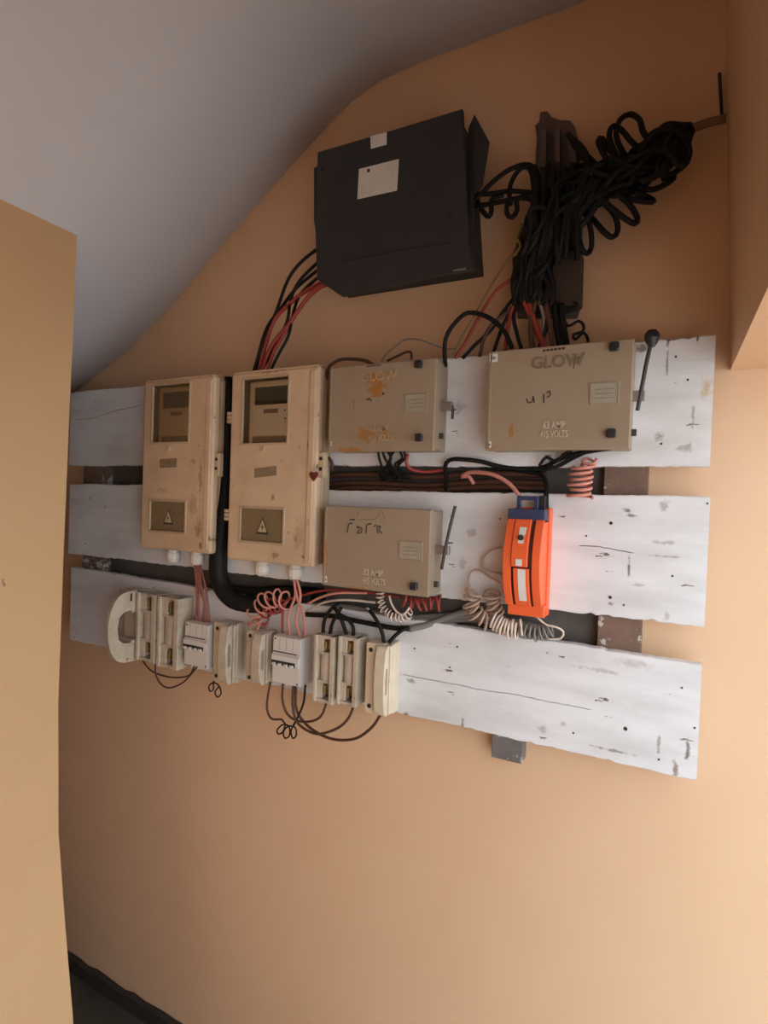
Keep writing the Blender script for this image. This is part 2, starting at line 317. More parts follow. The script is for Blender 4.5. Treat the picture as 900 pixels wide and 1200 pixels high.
# ------------------------------------------------------------------ meter boxes
def meter_box(mm, pane, q, up, low, plate, uplatch, sidelatch, hinges, glands, label, sealed):
    F = .125; x0, x1, z0, z1 = R4(*q, F); x1 += .002
    t = thing('meter_box', ((x0+x1)/2, -BF, z0), label, 'meter box', 'cream meter boxes')
    # tray
    bd = MB().box(x0+.004, x1-.002, -.098, -BF-.0005, z0+.005, z1-.004, .006, 2).cut(MB().box(x0+.010, x1-.008, -.2, -.066, z0+.011, z1-.010))
    bd.build('body', CREAM_D, t)
    lid = MB().box(x0, x1, -F, -.098, z0, z1, .0085, 4)
    ux = R4(*up, F); lx = R4(*low, F)
    lid.cut(MB().box(ux[0], ux[1], -.2, -.02, ux[2], ux[3])); lid.cut(MB().box(lx[0], lx[1], -.2, -.02, lx[2], lx[3])); lid.cut(MB().box(x0+.006, x1-.006, -.119, -.05, z0+.006, z1-.006))
    CR = mm(t.location); lo = lid.build('lid', CR, t)
    # worn lip along the right of the lid
    MB().box(x1-.024, x1-.008, -F-.003, -F+.002, z0+.012, z1-.012, .0018, 2).build('lid_ridge', CR, lo)
    MB().prism([Vector((x0+.012, -F-.004, z1-.004)), Vector((x1-.004, -F-.004, z1-.004)), Vector((x1-.004, -.09, z1+.003)), Vector((x0+.012, -.09, z1+.003))], (0, 0, .004), .001, 1).build('rain_lip', CREAM, lo)
    for (a, b_, c, d), gm, nm in ((ux, pane, 'upper_window'), (lx, GLASS_L, 'lower_window')):
        e = .0045
        fr = MB().box(a-.001, b_+.001, -F-.0022, -F+.003, c-.001, d+.001, .0008, 1).cut(MB().box(a+e, b_-e, -.3, 0, c+e, d-e)).build(nm, CREAM_D, t)
        MB().box(a+.0005, b_-.0005, -F+.0032, -F+.0052, c+.0005, d-.0005).build('pane', gm, fr)
        if nm == 'lower_window':
            cx, cz = (a+b_)/2+.002, (c+d)/2-.002; h = (d-c)*.20
            def tri(s, y0, y1): return MB().prism([Vector((cx-s*.95, y0, cz-s)), Vector((cx+s*.95, y0, cz-s)), Vector((cx, y0, cz+s*1.1))], (0, y1-y0, 0))
            tri(h*1.1, -F+.0030, -F+.0022).build('warning_triangle', INK, fr); tri(h*.82, -F+.0022, -F+.0016).build('triangle_face', mat('dull_yellow', (.52, .42, .24), .6), fr)
            MB().prism([Vector((cx+.001, -F+.0016, cz+h*.35)), Vector((cx-h*.22, -F+.0016, cz-h*.2)), Vector((cx, -F+.0016, cz-h*.2)), Vector((cx-h*.05, -F+.0016, cz-h*.65)), Vector((cx+h*.25, -F+.0016, cz)), Vector((cx, -F+.0016, cz))], (0, -.0005, 0)).build('bolt_symbol', INK, fr)
            MB().box(a-.004, b_+.004, -.112, -.108, c-.004, d+.004).build('inner_cover', TAN_IN, t)
    for px, py in (uplatch,):
        c = P(px, py, F); MB().lathe(c, [(.0085, -.001), (.0085, .003), (.0065, .005), (.0001, .005)], n=14).build('window_catch', CREAM_D, t)
    pl = R4(*plate, F); pts = [P(*p, F) for p in plate]
    MB().prism([Vector((p.x, -F-.0001, p.z)) for p in pts], (0, -.001, 0)).build('name_plate', mat('faded_brown_plate', (.24, .17, .10), .5, (.34, .25, .16), .8, 90), t)
    # side latch with two holes
    c = P(*sidelatch, .105); lt = MB().box(x1-.003, x1+.016, -.118, -.100, c.z-.030, c.z+.030, .003, 2).build('latch', CREAM, t)
    for dz in (.014, -.010): MB().lathe((x1+.007, -.1182, c.z+dz), [(.0044, -.001), (.0044, .0006), (.0001, .0008)], n=12).build('latch_hole', DARKHOLE, lt)
    for h in hinges:
        c = P(*h, .115); k = MB()
        for dz in (-.010, 0, .010): k.box(x0-.012, x0+.003, -.124, -.106, c.z+dz-.0042, c.z+dz+.0042, .001, 1)
        k.build('hinge', CREAM, t)
    for px, py in glands:
        c = P(px, py, .085); g = MB().lathe((c.x, -.085, z0+.006), [(.0165, 0), (.0165, .016), (.0185, .018), (.0185, .034), (.015, .042), (.010, .044), (.0001, .044)], axis=(0, 0, -1), n=12).build('cable_gland', GLAND, t)
    if sealed:
        c = P(371, 558, .12); pr = [(0, -.013), (.010, -.002), (.012, .005), (.008, .010), (.003, .008), (0, .005), (-.003, .008), (-.008, .010), (-.012, .005), (-.010, -.002)]
        s = thing('security_seal', (c.x, -.128, c.z-.013), 'dark red heart shaped seal hanging from the right meter box latch', 'seal')
        MB().prism([Vector((c.x+x, -.129, c.z+z)) for x, z in pr], (0, -.005, 0), .001, 1).build('seal_body', REDSEAL, s)
        MB().tube([(c.x+.004, -.131, c.z+.006), (c.x+.010, -.131, c.z+.016), (c.x+.007, -.128, c.z+.026), (c.x+.002, -.126, c.z+.016)], .0011, 6).build('seal_wire', STEEL, s)
    return t, (x0, x1, z0, z1), ux
def meter(ux, disp, label):
    a, b_, c, d = ux; w = b_-a; h = d-c
    t = thing('electricity_meter', ((a+b_)/2, -.10, c), label, 'meter', 'meters behind the upper windows')
    MB().box(a+w*.10, b_-.002, -.1135, -.068, c+h*.02, d-h*.05, .002, 1).build('case', METER_W, t)
    MB().box(a+w*.22, b_-w*.06, -.1160, -.112, c+h*.60, c+h*.86, .001, 1).build('display', METER_D, t)
    MB().box(a+w*.19, b_-w*.03, -.1150, -.1125, c+h*.14, c+h*.58, .001, 1).build('face_plate', mat('meter_face', (.66, .64, .60), .5), t)
    MB().box(a+w*.42, a+w*.72, -.1157, -.1145, c+h*.47, c+h*.53).build('print_strip', mat('meter_print', (.16, .13, .11), .6), t)
    MB().box(a+w*.2, b_-w*.04, -.117, -.112, c+h*.03, c+h*.13, .001, 1).build('terminal_cover', mat('meter_terminal', (.20, .17, .13), .6), t)
    if disp:
        for q, zz in ((.86, .50), (.87, .38)): MB().lathe((a+w*q, -.1150, c+h*zz), [(.0022, -.001), (.0022, .001), (.0001, .0012)], n=10).build('indicator', INK, t)
def cm(name, blobs):
    def f(loc):
        bl = [(P(px, py, .125).x-loc[0], P(px, py, .125).z-loc[2], sx, sz, c, s_) for px, py, sx, sz, c, s_ in blobs]
        return mat(name, (.69, .495, .33), .42, (.43, .29, .18), .55, 9, bump=.08, chip=((.24, .14, .08), 22, .655, .72), blobs=bl)
    return f
GR = (.27, .17, .10)
m1, r1, u1 = meter_box(cm('cream_plastic_grimy', [(235, 560, .010, .06, GR, .6), (233, 620, .012, .04, GR, .7), (226, 590, .02, .05, GR, .45), (190, 575, .03, .012, GR, .35), (226, 540, .014, .012, GR, .5), (235, 640, .010, .012, (.12, .08, .05), .9), (245, 632, .006, .014, (.12, .08, .05), .8), (200, 645, .05, .01, GR, .4), (210, 441, .06, .008, GR, .6)]), GLASS_H, [(169, 449), (250, 437), (246, 650), (163, 641)], [(180, 451), (224, 446), (222, 521), (175.5, 519)], [(176, 586), (219, 586), (217, 625.5), (173, 623)],
    [(187.5, 538.5), (207.5, 537), (207.5, 547.5), (187.5, 548.5)], (197.5, 526), (257, 545), [], [(203, 655), (231, 658)], 'cream meter box at the left with a smeared upper window', False)
meter(u1, False, 'electricity meter behind the cloudy window of the left meter box')
m2, r2, u2 = meter_box(cm('cream_plastic_marked', [(320, 583, .008, .010, GR, .8), (323, 651, .016, .010, GR, .8), (338, 624, .006, .008, GR, .8), (361, 522, .006, .02, GR, .8), (362, 612, .008, .012, (.35, .3, .25), .8), (273, 570, .006, .006, GR, .9), (270, 546, .004, .004, GR, .9), (355, 653, .006, .006, (.12, .08, .05), .9), (320, 434, .07, .008, GR, .7), (350, 630, .02, .05, GR, .3)]), GLASS_U, [(270, 438), (371, 427), (369, 666), (266, 655)], [(285.5, 443), (340, 438.5), (338, 521.5), (281, 521)], [(281.5, 593.5), (334.5, 595), (332, 639), (279, 635)],
    [(298.5, 549), (324, 546), (324.5, 557), (298.5, 560)], (308, 525.5), (377, 545), [(267, 490), (263.5, 603)], [(307, 668), (346, 673)], 'larger cream meter box with a red seal, right of the other', True)
meter(u2, True, 'electricity meter with a dark display behind the clear right window')

# ------------------------------------------------------------------ grey steel switch boxes
def stroke(pts, dep, r, name, parent, m):
    MB().tube([P(px, py, dep) for px, py in pts], r, 5, .004).build(name, m, parent)
def switch_box(q, knobs, plate, words, small, lever, bracket, stub, stickers, label, m, rot=0):
    F = .131; x0, x1, z0, z1 = R4(*q, F)
    t = thing('switch_box', ((x0+x1)/2, -BF, z0), label, 'switch box', 'beige steel switch boxes'); mm = m(t.location)
    MB().box(x0+.003, x1-.001, -.119, -BF-.0005, z0+.003, z1-.002, .0025, 2).build('body', mm, t)
    lid = MB().box(x0, x1, -F, -.116, z0, z1, .0028, 2).build('lid', mm, t)
    MB().box(x0+.004, x0+.008, -F-.0006, -F+.002, z0+.003, z1-.003, .0004, 1).build('hinge_seam', mm, lid)
    for k in knobs:
        c = P(*k, F+.004); kn = MB().lathe((c.x, -F-.0002, c.z), [(.006, 0), (.006, .003), (.0088, .0035), (.0088, .010), (.0072, .012), (.0001, .012)], n=24, lobes=4, la=.10).build('knob', KNOB, t)
        MB().box(c.x-.0045, c.x+.0045, -F-.0132, -F-.0115, c.z-.0008, c.z+.0008).build('knob_slot', DARKHOLE, kn)
    a, b_, c, d = R4(*plate, F)
    pf = MB().box(a-.0025, b_+.0025, -F-.0016, -F+.001, c-.0025, d+.0025, .0006, 1).cut(MB().box(a, b_, -1, 0, c, d)).build('plate_frame', mm, t)
    MB().box(a+.0002, b_-.0002, -F-.0007, -F+.0005, c+.0002, d-.0002).build('name_plate', PLATE, pf)
    for i in range(3): MB().box(a+(b_-a)*.15, a+(b_-a)*.85, -F-.0010, -F-.0006, c+(d-c)*(.25+.22*i), c+(d-c)*(.25+.22*i)+.0012).build('plate_line', mat('plate_print', (.22, .18, .13), .6), pf)
    for (txt, px, py, wpx, hpx, mt) in words:
        c = P(px, py, F); wd = P(px+wpx/2, py, F).x-P(px-wpx/2, py, F).x; hh = P(px, py-hpx/2, F).z-P(px, py+hpx/2, F).z
        sz = hh/.70; nat = sz*.62*len(txt)
        MB().text(txt, sz, (c.x, -F-.0004, c.z), .0011, min(1.6, wd/nat)).build('embossed_lettering', mm if mt is None else mt, t)
    for (px, py, wpx) in small:
        for i in range(6):
            c = P(px+(i-2.5)*wpx/6, py-(i-2.5)*wpx/6*.12, F); MB().box(c.x-wpx/6*.0006, c.x+wpx/6*.0006, -F-.0005, -F+.0002, c.z-.0019, c.z+.0019).build('small_print', INK, t)
    for (px, py, w_, h_) in stickers:
        c = P(px, py, F); MB().box(c.x-w_/2, c.x+w_/2, -F-.0006, -F+.0002, c.z-h_/2, c.z+h_/2).build('sticker', STICK, t)
        MB().box(c.x-w_*.28, c.x+w_*.28, -F-.0009, -F-.0005, c.z-h_*.2, c.z+h_*.15).build('sticker_print', mat('grey_print', (.25, .22, .2), .7), t)
    # operating shaft on the right side with its handle
    yb = .098
    c = P(*bracket, yb); MB().box(x1-.002, c.x+.007, -yb-.006, -yb+.006, c.z-.009, c.z+.009, .0015, 1).build('lever_bracket', STEEL, t)
    if lever:
        pts = [P(px, py, yb+.004) for px, py in lever[0]]
        lv = MB().tube(pts, .0036, 8).build('lever', DARKMETAL, t)
        if lever[1]:
            c = pts[0]; MB().lathe((c.x, c.y, c.z-.016), [(.005, 0), (.009, .006), (.0125, .015), (.012, .023), (.008, .029), (.0001, .031)], axis=(0, 0, 1), n=16).build('lever_knob', KNOB, lv)
    if stub:
        c = P(*stub, yb); MB().box(x1-.002, x1+.008, -yb-.004, -yb+.004, c.z-.006, c.z+.006, .001, 1).build('side_bolt', DARKMETAL, t)
    return t
def gb(name, blobs):
    def f(loc):
        bl = [(P(px, py, .131).x-loc[0], P(px, py, .131).z-loc[2], sx, sz, c, s) for px, py, sx, sz, c, s in blobs]
        return mat(name, (.34, .255, .175), .42, (.275, .20, .135), .5, 10, bump=.06, chip=((.2, .1, .045), 30, .72, .76), blobs=bl)
    return f
RUST = (.36, .15, .03)
EMB = mat('highlit_raised_letters', (.55, .44, .32), .4); EMBR = mat('rusty_raised_letters', (.50, .34, .20), .5, (.30, .14, .05), .9, 120); EMBD = mat('dark_raised_letters', (.20, .145, .095), .5)  # pale letters carry the relief's highlights as colour; dark letters are simply darker
ta = switch_box([(385, 432), (510, 418), (510, 529), (385, 529)], [(491, 427), (491.5, 513)], [(475, 463), (499, 461.5), (500, 482), (475, 483)],
    [('GLOW', 444, 441, 34, 11, EMBR), ('32 AMP', 445, 502, 27, 7.5, EMBR), ('415 VOLTS', 446, 513, 34, 7.5, EMBR)], [(438, 428.5, 17)],
    None, (527, 476), (517, 511), [(387.5, 520, .006, .010)], 'rust stained beige switch box beside the sealed meter box', 
    gb('beige_enamel_rust_streaked', [(440, 444, .038, .022, RUST, .9), (440, 457, .034, .026, RUST, .95), (428, 510, .028, .028, RUST, .85), (450, 512, .028, .016, RUST, .8), (410, 527, .05, .008, RUST, .9), (395, 428, .02, .01, RUST, .5)]))
MB().tube([P(528, 472, .1), P(530.5, 480, .1), P(530, 491, .1)], .0032, 8).build('lever', DARKMETAL, ta)
stroke([(414.5, 468), (414.5, 479)], .1312, .0007, 'pen_mark', ta, mat('faded_pen', (.2, .13, .08), .7)); stroke([(448, 462), (450, 461)], .1312, .0022, 'pen_mark', ta, INK); stroke([(430, 469), (433, 467), (435, 470)], .1312, .0014, 'pen_mark', ta, INK)
tb = switch_box([(571, 413), (742, 395), (740, 527), (570, 527.5)], [(720, 406.5), (716.5, 508)], [(693, 450), (724, 448.5), (724, 472), (692, 473)],
    [('GLOW', 653, 424, 50, 14, EMBD), ('63 AMP', 649, 498.5, 30, 8, EMB), ('415 VOLTS', 649, 509, 38, 8, EMB)], [(649, 409.5, 27)],
    ([(764, 396), (757, 428), (751, 460), (747, 481)], True), (751, 464), (744, 507), [(578.5, 419.5, .016, .016), (574, 521, .006, .012)], 'largest beige switch box with a black ball lever at upper right',
    gb('beige_enamel_small_rust', [(599, 506, .007, .022, RUST, .9), (575, 524, .02, .008, RUST, .5)]))
for s in ([(617, 467), (619, 472), (624, 470), (625, 464), (626, 472)], [(637, 462), (637.5, 472)], [(641, 461), (644, 458), (645, 463), (641, 466)]): stroke(s, .1312, .0011, 'handwriting', tb, INK)
for s in ([(672, 432), (675, 415)], [(676, 425), (679, 418)]): stroke(s, .1312, .0008, 'handwriting', tb, INK)
tc_ = switch_box([(379, 595), (504, 594), (504, 699), (378, 687)], [(485.5, 687)], [(469, 635), (494, 636), (493.5, 656), (468.5, 655)],
    [('32 AMP', 437, 671.5, 27, 7.5, EMB), ('415 VOLTS', 438, 681.5, 31, 7.5, EMB)], [],
    ([(533.5, 593), (528, 615), (522, 642), (517.5, 667)], False), (523, 645), (512, 685), [(382, 679, .006, .014)], 'beige switch box with black handwriting on the middle board',
    gb('beige_enamel_rust_edge', [(380, 650, .012, .06, (.42, .17, .07), .8), (420, 690, .05, .006, RUST, .7), (440, 590, .03, .012, (.25, .12, .06), .5)]))
for s in ([(407, 624), (409, 614), (413, 613.5)], [(418, 617), (421, 621), (418, 625), (423, 624), (424, 619), (419, 617)], [(429, 625), (430, 615), (435, 614)], [(438, 617), (441, 615)], [(443, 625), (442, 617), (446, 617), (444, 621), (448, 625)], [(410, 609), (416, 609)]): stroke(s, .1312, .0013, 'handwriting', tc_, INK)
stroke([(418, 606), (422, 598), (437, 597)], .1312, .0006, 'pen_mark', tc_, mat('faded_pen', (.2, .13, .08), .7)); stroke([(420, 609), (440, 608), (447, 598), (451, 609)], .1312, .0006, 'pen_mark', tc_, mat('faded_pen', (.2, .13, .08), .7))

# ------------------------------------------------------------------ orange change-over switch
ox1 = P(646, 660, BF).x; ox0 = P(594, 716, .10).x; ozt = P(625, 596, .09).z; ozb = P(618, 722, .10).z; W_ = ox1-ox0; H_ = ozt-ozb
t = thing('changeover_switch', ((ox0+ox1)/2, -BF, ozb), 'orange changeover switch with a navy top strip on the middle board', 'switch')
def arc_y(u):                                # u 0..1 from bottom to top: how far the curved hood stands off the wall
    return .105+.043*math.sin(math.pi*min(1, max(0, (u-.06)/.92)))**.8
def arc_strip(x0, x1, u0, u1, off, back=.076, bev=.0):
    n = max(4, int((u1-u0)*22)); pts = [Vector((x0, -arc_y(u0+(u1-u0)*i/n)-off, ozb+H_*(u0+(u1-u0)*i/n))) for i in range(n+1)]
    pts += [Vector((x0, -back, ozb+H_*u1)), Vector((x0, -back, ozb+H_*u0))]
    return MB().prism(pts, (x1-x0, 0, 0), bev, 2)
X = lambda f: ox0+W_*f
MB().box(ox0+W_*.02, ox1, -.078, -BF-.0005, ozb, ozt+.002, .003, 2).build('base_plate', ORANGE, t)
hood = arc_strip(X(.01), X(.90), .10, .90, -.006).build('hood_core', ORANGE_D, t)
arc_strip(X(.0), X(.20), .10, .90, -.001, bev=.0012).build('hood_side', ORANGE, t)
arc_strip(X(.215), X(.62), .475, .90, .002, bev=.0012).build('hood_cover', ORANGE, t)
arc_strip(X(.27), X(.66), .10, .462, .000, bev=.0012).build('hood_cover', ORANGE, t)
arc_strip(X(.72), X(.93), .10, .90, -.003, bev=.0015).build('hood_side', ORANGE, t)
MB().box(X(.04), X(.99), -.108, -.075, ozb+.001, ozb+H_*.115, .002, 2).build('bottom_lip', ORANGE, t)
MB().box(X(-.02), X(.93), -.116, -.078, ozt-H_*.13, ozt-H_*.005, .0018, 2).build('top_strip', NAVY, t)
arc_strip(X(.36), X(.53), .765, .83, .0028).build('label_patch', STICK, t)
arc_strip(X(.36), X(.50), .685, .765, .0026).build('label_patch', STICK, t)
arc_strip(X(.34), X(.50), .485, .545, .0028).build('label_patch', STICK, t)
arc_strip(X(.39), X(.58), .155, .455, .0008).build('label_patch', STICK, t)
cc = Vector((X(.42), -arc_y(.73)-.003, ozb+H_*.735)); MB().lathe(cc, [(.0058, -.002), (.0058, .001), (.0001, .0014)], n=14).build('lock_hole', DARKHOLE, t)
la, lb, lc, ld = P(609, 582, .095), P(629, 581, .095), P(629, 600, .095), P(609, 600, .095)
lp = MB(); rr = .0042
lp.box(la.x-rr, la.x+rr*.8, -.10, -.09, ld.z, la.z, .001, 1); lp.box(lb.x-rr*.8, lb.x+rr, -.10, -.09, ld.z, la.z, .001, 1); lp.box(la.x-rr, lb.x+rr, -.1005, -.0895, la.z-rr*1.6, la.z+rr*.4, .001, 1)
lp.build('lifting_loop', NAVY, t)
MB().box(P(632, 590, .08).x, P(640, 590, .08).x, -.088, -.072, ozt-.005, P(636, 581, .08).z, .001, 1).build('terminal_post', KNOB, t)
# ------------------------------------------------------------------ fuse row
FG = 'porcelain fuse holders on the lowest board'
def fuse_open(q, label, F=.115, m=CERAM, inner=DARKHOLE, carrier=False):
    x0, x1, z0, z1 = R4(*q, F); w = x1-x0; h = z1-z0
    t = thing('open_fuse_holder', ((x0+x1)/2, -BF, z0), label, 'fuse holder', FG)
    MB().box(x0, x1, -.085, -BF-.0005, z0, z1, .002, 1).build('back_block', m, t)
    wt = w*.14
    for a, b_ in ((x0, x0+wt), (x1-wt*1.5, x1)): MB().box(a, b_, -F, -.084, z0, z1, .0014, 2).build('side_wall', m, t)
    for a, b_ in ((z0, z0+h*.05), (z1-h*.05, z1)): MB().box(x0+.001, x1-.001, -F+.003, -.084, a, b_, .001, 1).build('end_wall', m, t)
    MB().box(x0+wt*.9, x1-wt*1.4, -.0865, -.0845, z0+.003, z1-.003).build('soot_lining', inner, t)
    # rounded saddle between the two contact pockets
    n = 12; c0, c1 = z0+h*.31, z0+h*.73; xa, xb = x0+wt*.9, x1-wt*1.0
    pts = [Vector((xa+(xb-xa)*i/n, -.092-.017*math.sin(math.pi*i/n)**.6, c0)) for i in range(n+1)]
    MB().prism(pts, (0, 0, c1-c0), 0, smooth=False).build('saddle', m, t)
    for cz in (z0+h*.19, z0+h*.85):
        k = MB().box(xa+w*.22, xb-.001, -.100, -.085, cz-h*.07, cz+h*.07, .001, 1).build('contact', BRASS, t)
        MB().box(xa+w*.32, xa+w*.42, -.1075, -.098, cz-h*.06, cz+h*.06, .0005, 1).build('contact_blade', BRASS, k)
        MB().lathe((xb-w*.12, -.0995, cz), [(w*.09, 0), (w*.09, .002), (.0001, .0024)], n=10).build('screw', STEEL, k)
    for u0, u1 in ((.05, .32), (.72, .95)): MB().box(xa-.0005, xa+w*.27, -F+.007, -.084, z0+h*u0, z0+h*u1, .001, 1).build('pocket_block', m, t)
    for u0, u1 in ((.285, .325), (.715, .75)): MB().box(xa, xb, -F+.005, -.084, z0+h*u0, z0+h*u1, .001, 1).build('pocket_lip', m, t)
    return t, (x0, x1, z0, z1)
def d_plate(x0, x1, z0, z1, yb, yf, hole=True, hc=.45, hr=.26, hh=.20):
    h = z1-z0; n = 18; pts = [Vector((x0, -yb, z0)), Vector((x0, -yb, z1))]
    for i in range(n+1):
        s = i/n; a = math.pi*s; pts.append(Vector((x0, -yb-(yf-yb)*math.sin(a)**.55, z1-h*(.5-.5*math.cos(a)))))
    b = MB().prism(pts[:2]+pts[3:-1], (x1-x0, 0, 0), .0008, 1)
    if hole:
        c = MB(); m_ = 12; d = yf-yb
        pp = [Vector((x0-.02, -yb-d*(hc+hr*math.cos(2*math.pi*k/m_)), z0+h*(.5+hh*math.copysign(abs(math.sin(2*math.pi*k/m_))**.6, math.sin(2*math.pi*k/m_))))) for k in range(m_)]
        b.cut(c.prism(pp, (x1-x0+.04, 0, 0)))
    return b
def fuse_closed(q, label, F=.104, m=CERAM, Y=.123):
    x0, x1, z0, z1 = R4(*q, F); w = x1-x0; h = z1-z0
    t = thing('fuse_holder', ((x0+x1)/2, -BF, z0), label, 'fuse holder', FG)
    MB().box(x0+w*.10, x1, -.088, -BF-.0005, z0-.001, z1+.001, .002, 1).build('base', m, t)
    cr = MB().box(x0, x0+w*.70, -F, -.086, z0, z1, .002, 2).build('carrier', m, t)
    MB().box(x0+w*.70, x1-w*.02, -F+.006, -.086, z0+.002, z1-.002, .002, 1).build('base_shoulder', m, t)
    d_plate(x0+w*.52, x0+w*.92, z0+.001, z1-.001, F-.004, Y).build('handle', m, cr)
    for u in (.10, .90): MB().lathe((x0+w*.2, -F, z0+h*u), [(.0052, -.001), (.0052, .0008), (.0036, .0008), (.0034, .0002), (.0001, .0002)], n=12).build('screw_hole', DARKHOLE, cr)
    return t
# the holder whose handle stands proud at the left end
x0, x1, z0, z1 = R4((140, 690), (158, 692), (157, 775), (140, 770), .115)
t = thing('fuse_holder', ((x0+x1)/2, -BF, z0), 'leftmost porcelain fuse holder with a big open D shaped handle', 'fuse holder', FG)
MB().box(x0, x1, -.10, -BF-.0005, z0, z1, .003, 2).build('base', CERAM, t)
for u0, u1 in ((.0, .30), (.70, 1.0)): MB().box(x0+.004, x1-.001, -.122, -.099, z0+.002+(z1-z0-.004)*u0, z0+.002+(z1-z0-.004)*u1, .002, 1).build('carrier', CERAM, t)
d_plate(x1-.017, x1-.004, z0-.002, z1+.001, .105, .195, hc=.28, hr=.40, hh=.23).build('handle', CERAM, t)
MB().box(x1-.0055, x1-.0035, -.128, -.121, z1-.028, z1-.006).build('groove', DARKHOLE, t)
fuse_open([(160, 694), (182, 697), (181, 778), (158, 773)], 'empty porcelain fuse base next to the D shaped handle')
_, rr3 = fuse_open([(184, 699), (209, 702), (207, 787), (183, 780)], 'empty porcelain fuse base touching the left breaker')
fuse_closed([(250, 729), (273, 732), (272, 804), (249, 797)], 'grimy closed fuse holder just right of the left breaker')
fuse_closed([(288, 738), (312, 742), (311, 804), (288, 799)], 'closed fuse holder touching the right breaker')
fuse_open([(366.6, 744), (391, 746), (390, 828), (367.5, 821)], 'sooty open fuse base right of the right breaker')
fuse_open([(395, 746), (419, 748), (417, 831), (395, 824)], 'open fuse base between the sooty base and the last holder')
fuse_closed([(428, 752), (458, 757), (455, 842), (428, 833)], 'yellowed closed fuse holder at the right end of the row', m=CERAM_B, F=.110, Y=.129)
def breaker(q, label):
    F = .108; x0, x1, z0, z1 = R4(*q, F); w = x1-x0; h = z1-z0
    t = thing('circuit_breaker', ((x0+x1)/2, -BF, z0), label, 'circuit breaker', 'four pole breakers')
    MB().box(x0, x1, -.096, -BF-.0005, z0, z1, .0015, 1).build('body', MCBW, t)
    fr = MB().prism([Vector((x0, -.095, z0)), Vector((x0, -F+.001, z0+.002)), Vector((x0, -F, z0+h*.37)), Vector((x0, -F-.006, z0+h*.40)), Vector((x0, -F-.006, z0+h*.60)), Vector((x0, -F, z0+h*.63)), Vector((x0, -F+.001, z1-.002)), Vector((x0, -.095, z1))], (w, 0, 0), .0006, 1).build('front', MCBW, t)
    MB().box(x0+w*.02, x1-w*.12, -F-.0066, -F-.005, z0+h*.41, z0+h*.50).build('switch_slot', INK, fr)
    for i in range(4):
        cx = x0+w*(.13+.215*i); MB().box(cx-w*.055, cx+w*.055, -F-.0125, -F-.005, z0+h*.405, z0+h*.455, .0008, 1).build('toggle', MCBW, t)
    MB().box(x0+w*.02, x1-w*.12, -F-.0008, -F+.001, z0+h*.655, z0+h*.675).build('front_seam', INK, t)
    for i in range(1, 4): MB().box(x0+w*(.25*i)-.0004, x0+w*(.25*i)+.0004, -F-.0004, -F+.001, z1-h*.30, z1-.003).build('pole_joint', mat('joint_grey', (.45, .41, .37), .6), t)
    for u, v in ((.08, .93), (.92, .06)): MB().lathe((x0+w*u, -F+.001, z0+h*v), [(.0022, 0), (.0022, .0014), (.0001, .0016)], n=10).build('rivet', INK, t)
breaker([(216.7, 728), (243, 732.5), (244, 785), (216, 779)], 'white four pole breaker among the left fuses')
breaker([(320, 744), (352, 749), (350.7, 807), (319, 799)], 'white four pole breaker under the sealed meter box')

# ------------------------------------------------------------------ charcoal box above
F = .112
t = thing('distribution_box', P(460, 330, .05), 'charcoal steel box with white stickers high on the wall', 'box')
pts = [(372, 178), (457, 153), (542, 127), (546, 215), (550, 288), (556, 317), (520, 322), (480, 330), (467, 335), (455, 335), (430, 342), (400, 347), (371, 327), (369, 258)]
MB().prism([P(*p, F) for p in pts], (0, .010, 0), .0015, 1).build('lid', GUN, t)
bx = [P(376, 186, F), P(538, 136, F), P(548, 300, F), P(380, 330, F)]
MB().prism([Vector((p.x, -.100, p.z)) for p in bx], (0, .0995, 0), .001, 1).build('body', GUN_D, t)
fl = [(549, 150, .075), (556, 134, .075), (574, 167, .06), (566, 216, .06), (556, 228, .07), (556, 316, .085), (549, 300, .09)]
b = bmesh.new(); vs = [b.verts.new(P(*p)) for p in fl]; f = b.faces.new(vs); r = bmesh.ops.extrude_face_region(b, geom=[f]); bmesh.ops.translate(b, vec=(-.002, .004, 0), verts=[v for v in r['geom'] if isinstance(v, bmesh.types.BMVert)]); mb = MB(); mb._merge(b); mb.build('side_flap', GUN, t)
MB().prism([P(p[0], p[1], .075) for p in [(368, 197), (376, 192), (378, 330), (368, 258)]], (0, .006, 0)).build('side_flap', GUN, t)
MB().prism([P(*p, F+.0001) for p in [(434, 160), (453.3, 155), (453, 169.5), (434.7, 174.5)]], (0, -.0006, 0)).build('sticker', STICK, t)
st = MB().prism([P(*p, F+.0001) for p in [(420.8, 198.3), (467.5, 186.4), (465.3, 223.3), (418.9, 233.6)]], (0, -.0006, 0)).build('sticker', STICK, t)
MB().lathe(P(432, 200, F+.0006), [(.004, 0), (.004, .0012), (.0001, .0016)], n=8).build('rivet', INK, t)
for p in ((377, 198), (373, 293), (526, 150), (526, 253)): MB().lathe(P(*p, F), [(.005, -.001), (.005, .002), (.0035, .003), (.0001, .003)], n=12).build('lid_screw', KNOB, t)
MB().prism([P(*p, F+.0001) for p in [(531, 316), (546, 314), (546, 316), (531, 318)]], (0, -.0004, 0)).build('scuff', STEEL, t)
MB().tube([P(*p, F+.0005) for p in [(400, 306), (440, 299), (470, 293), (500, 288), (528, 285)]], .0012, 6).build('dent', GUN_D, t)

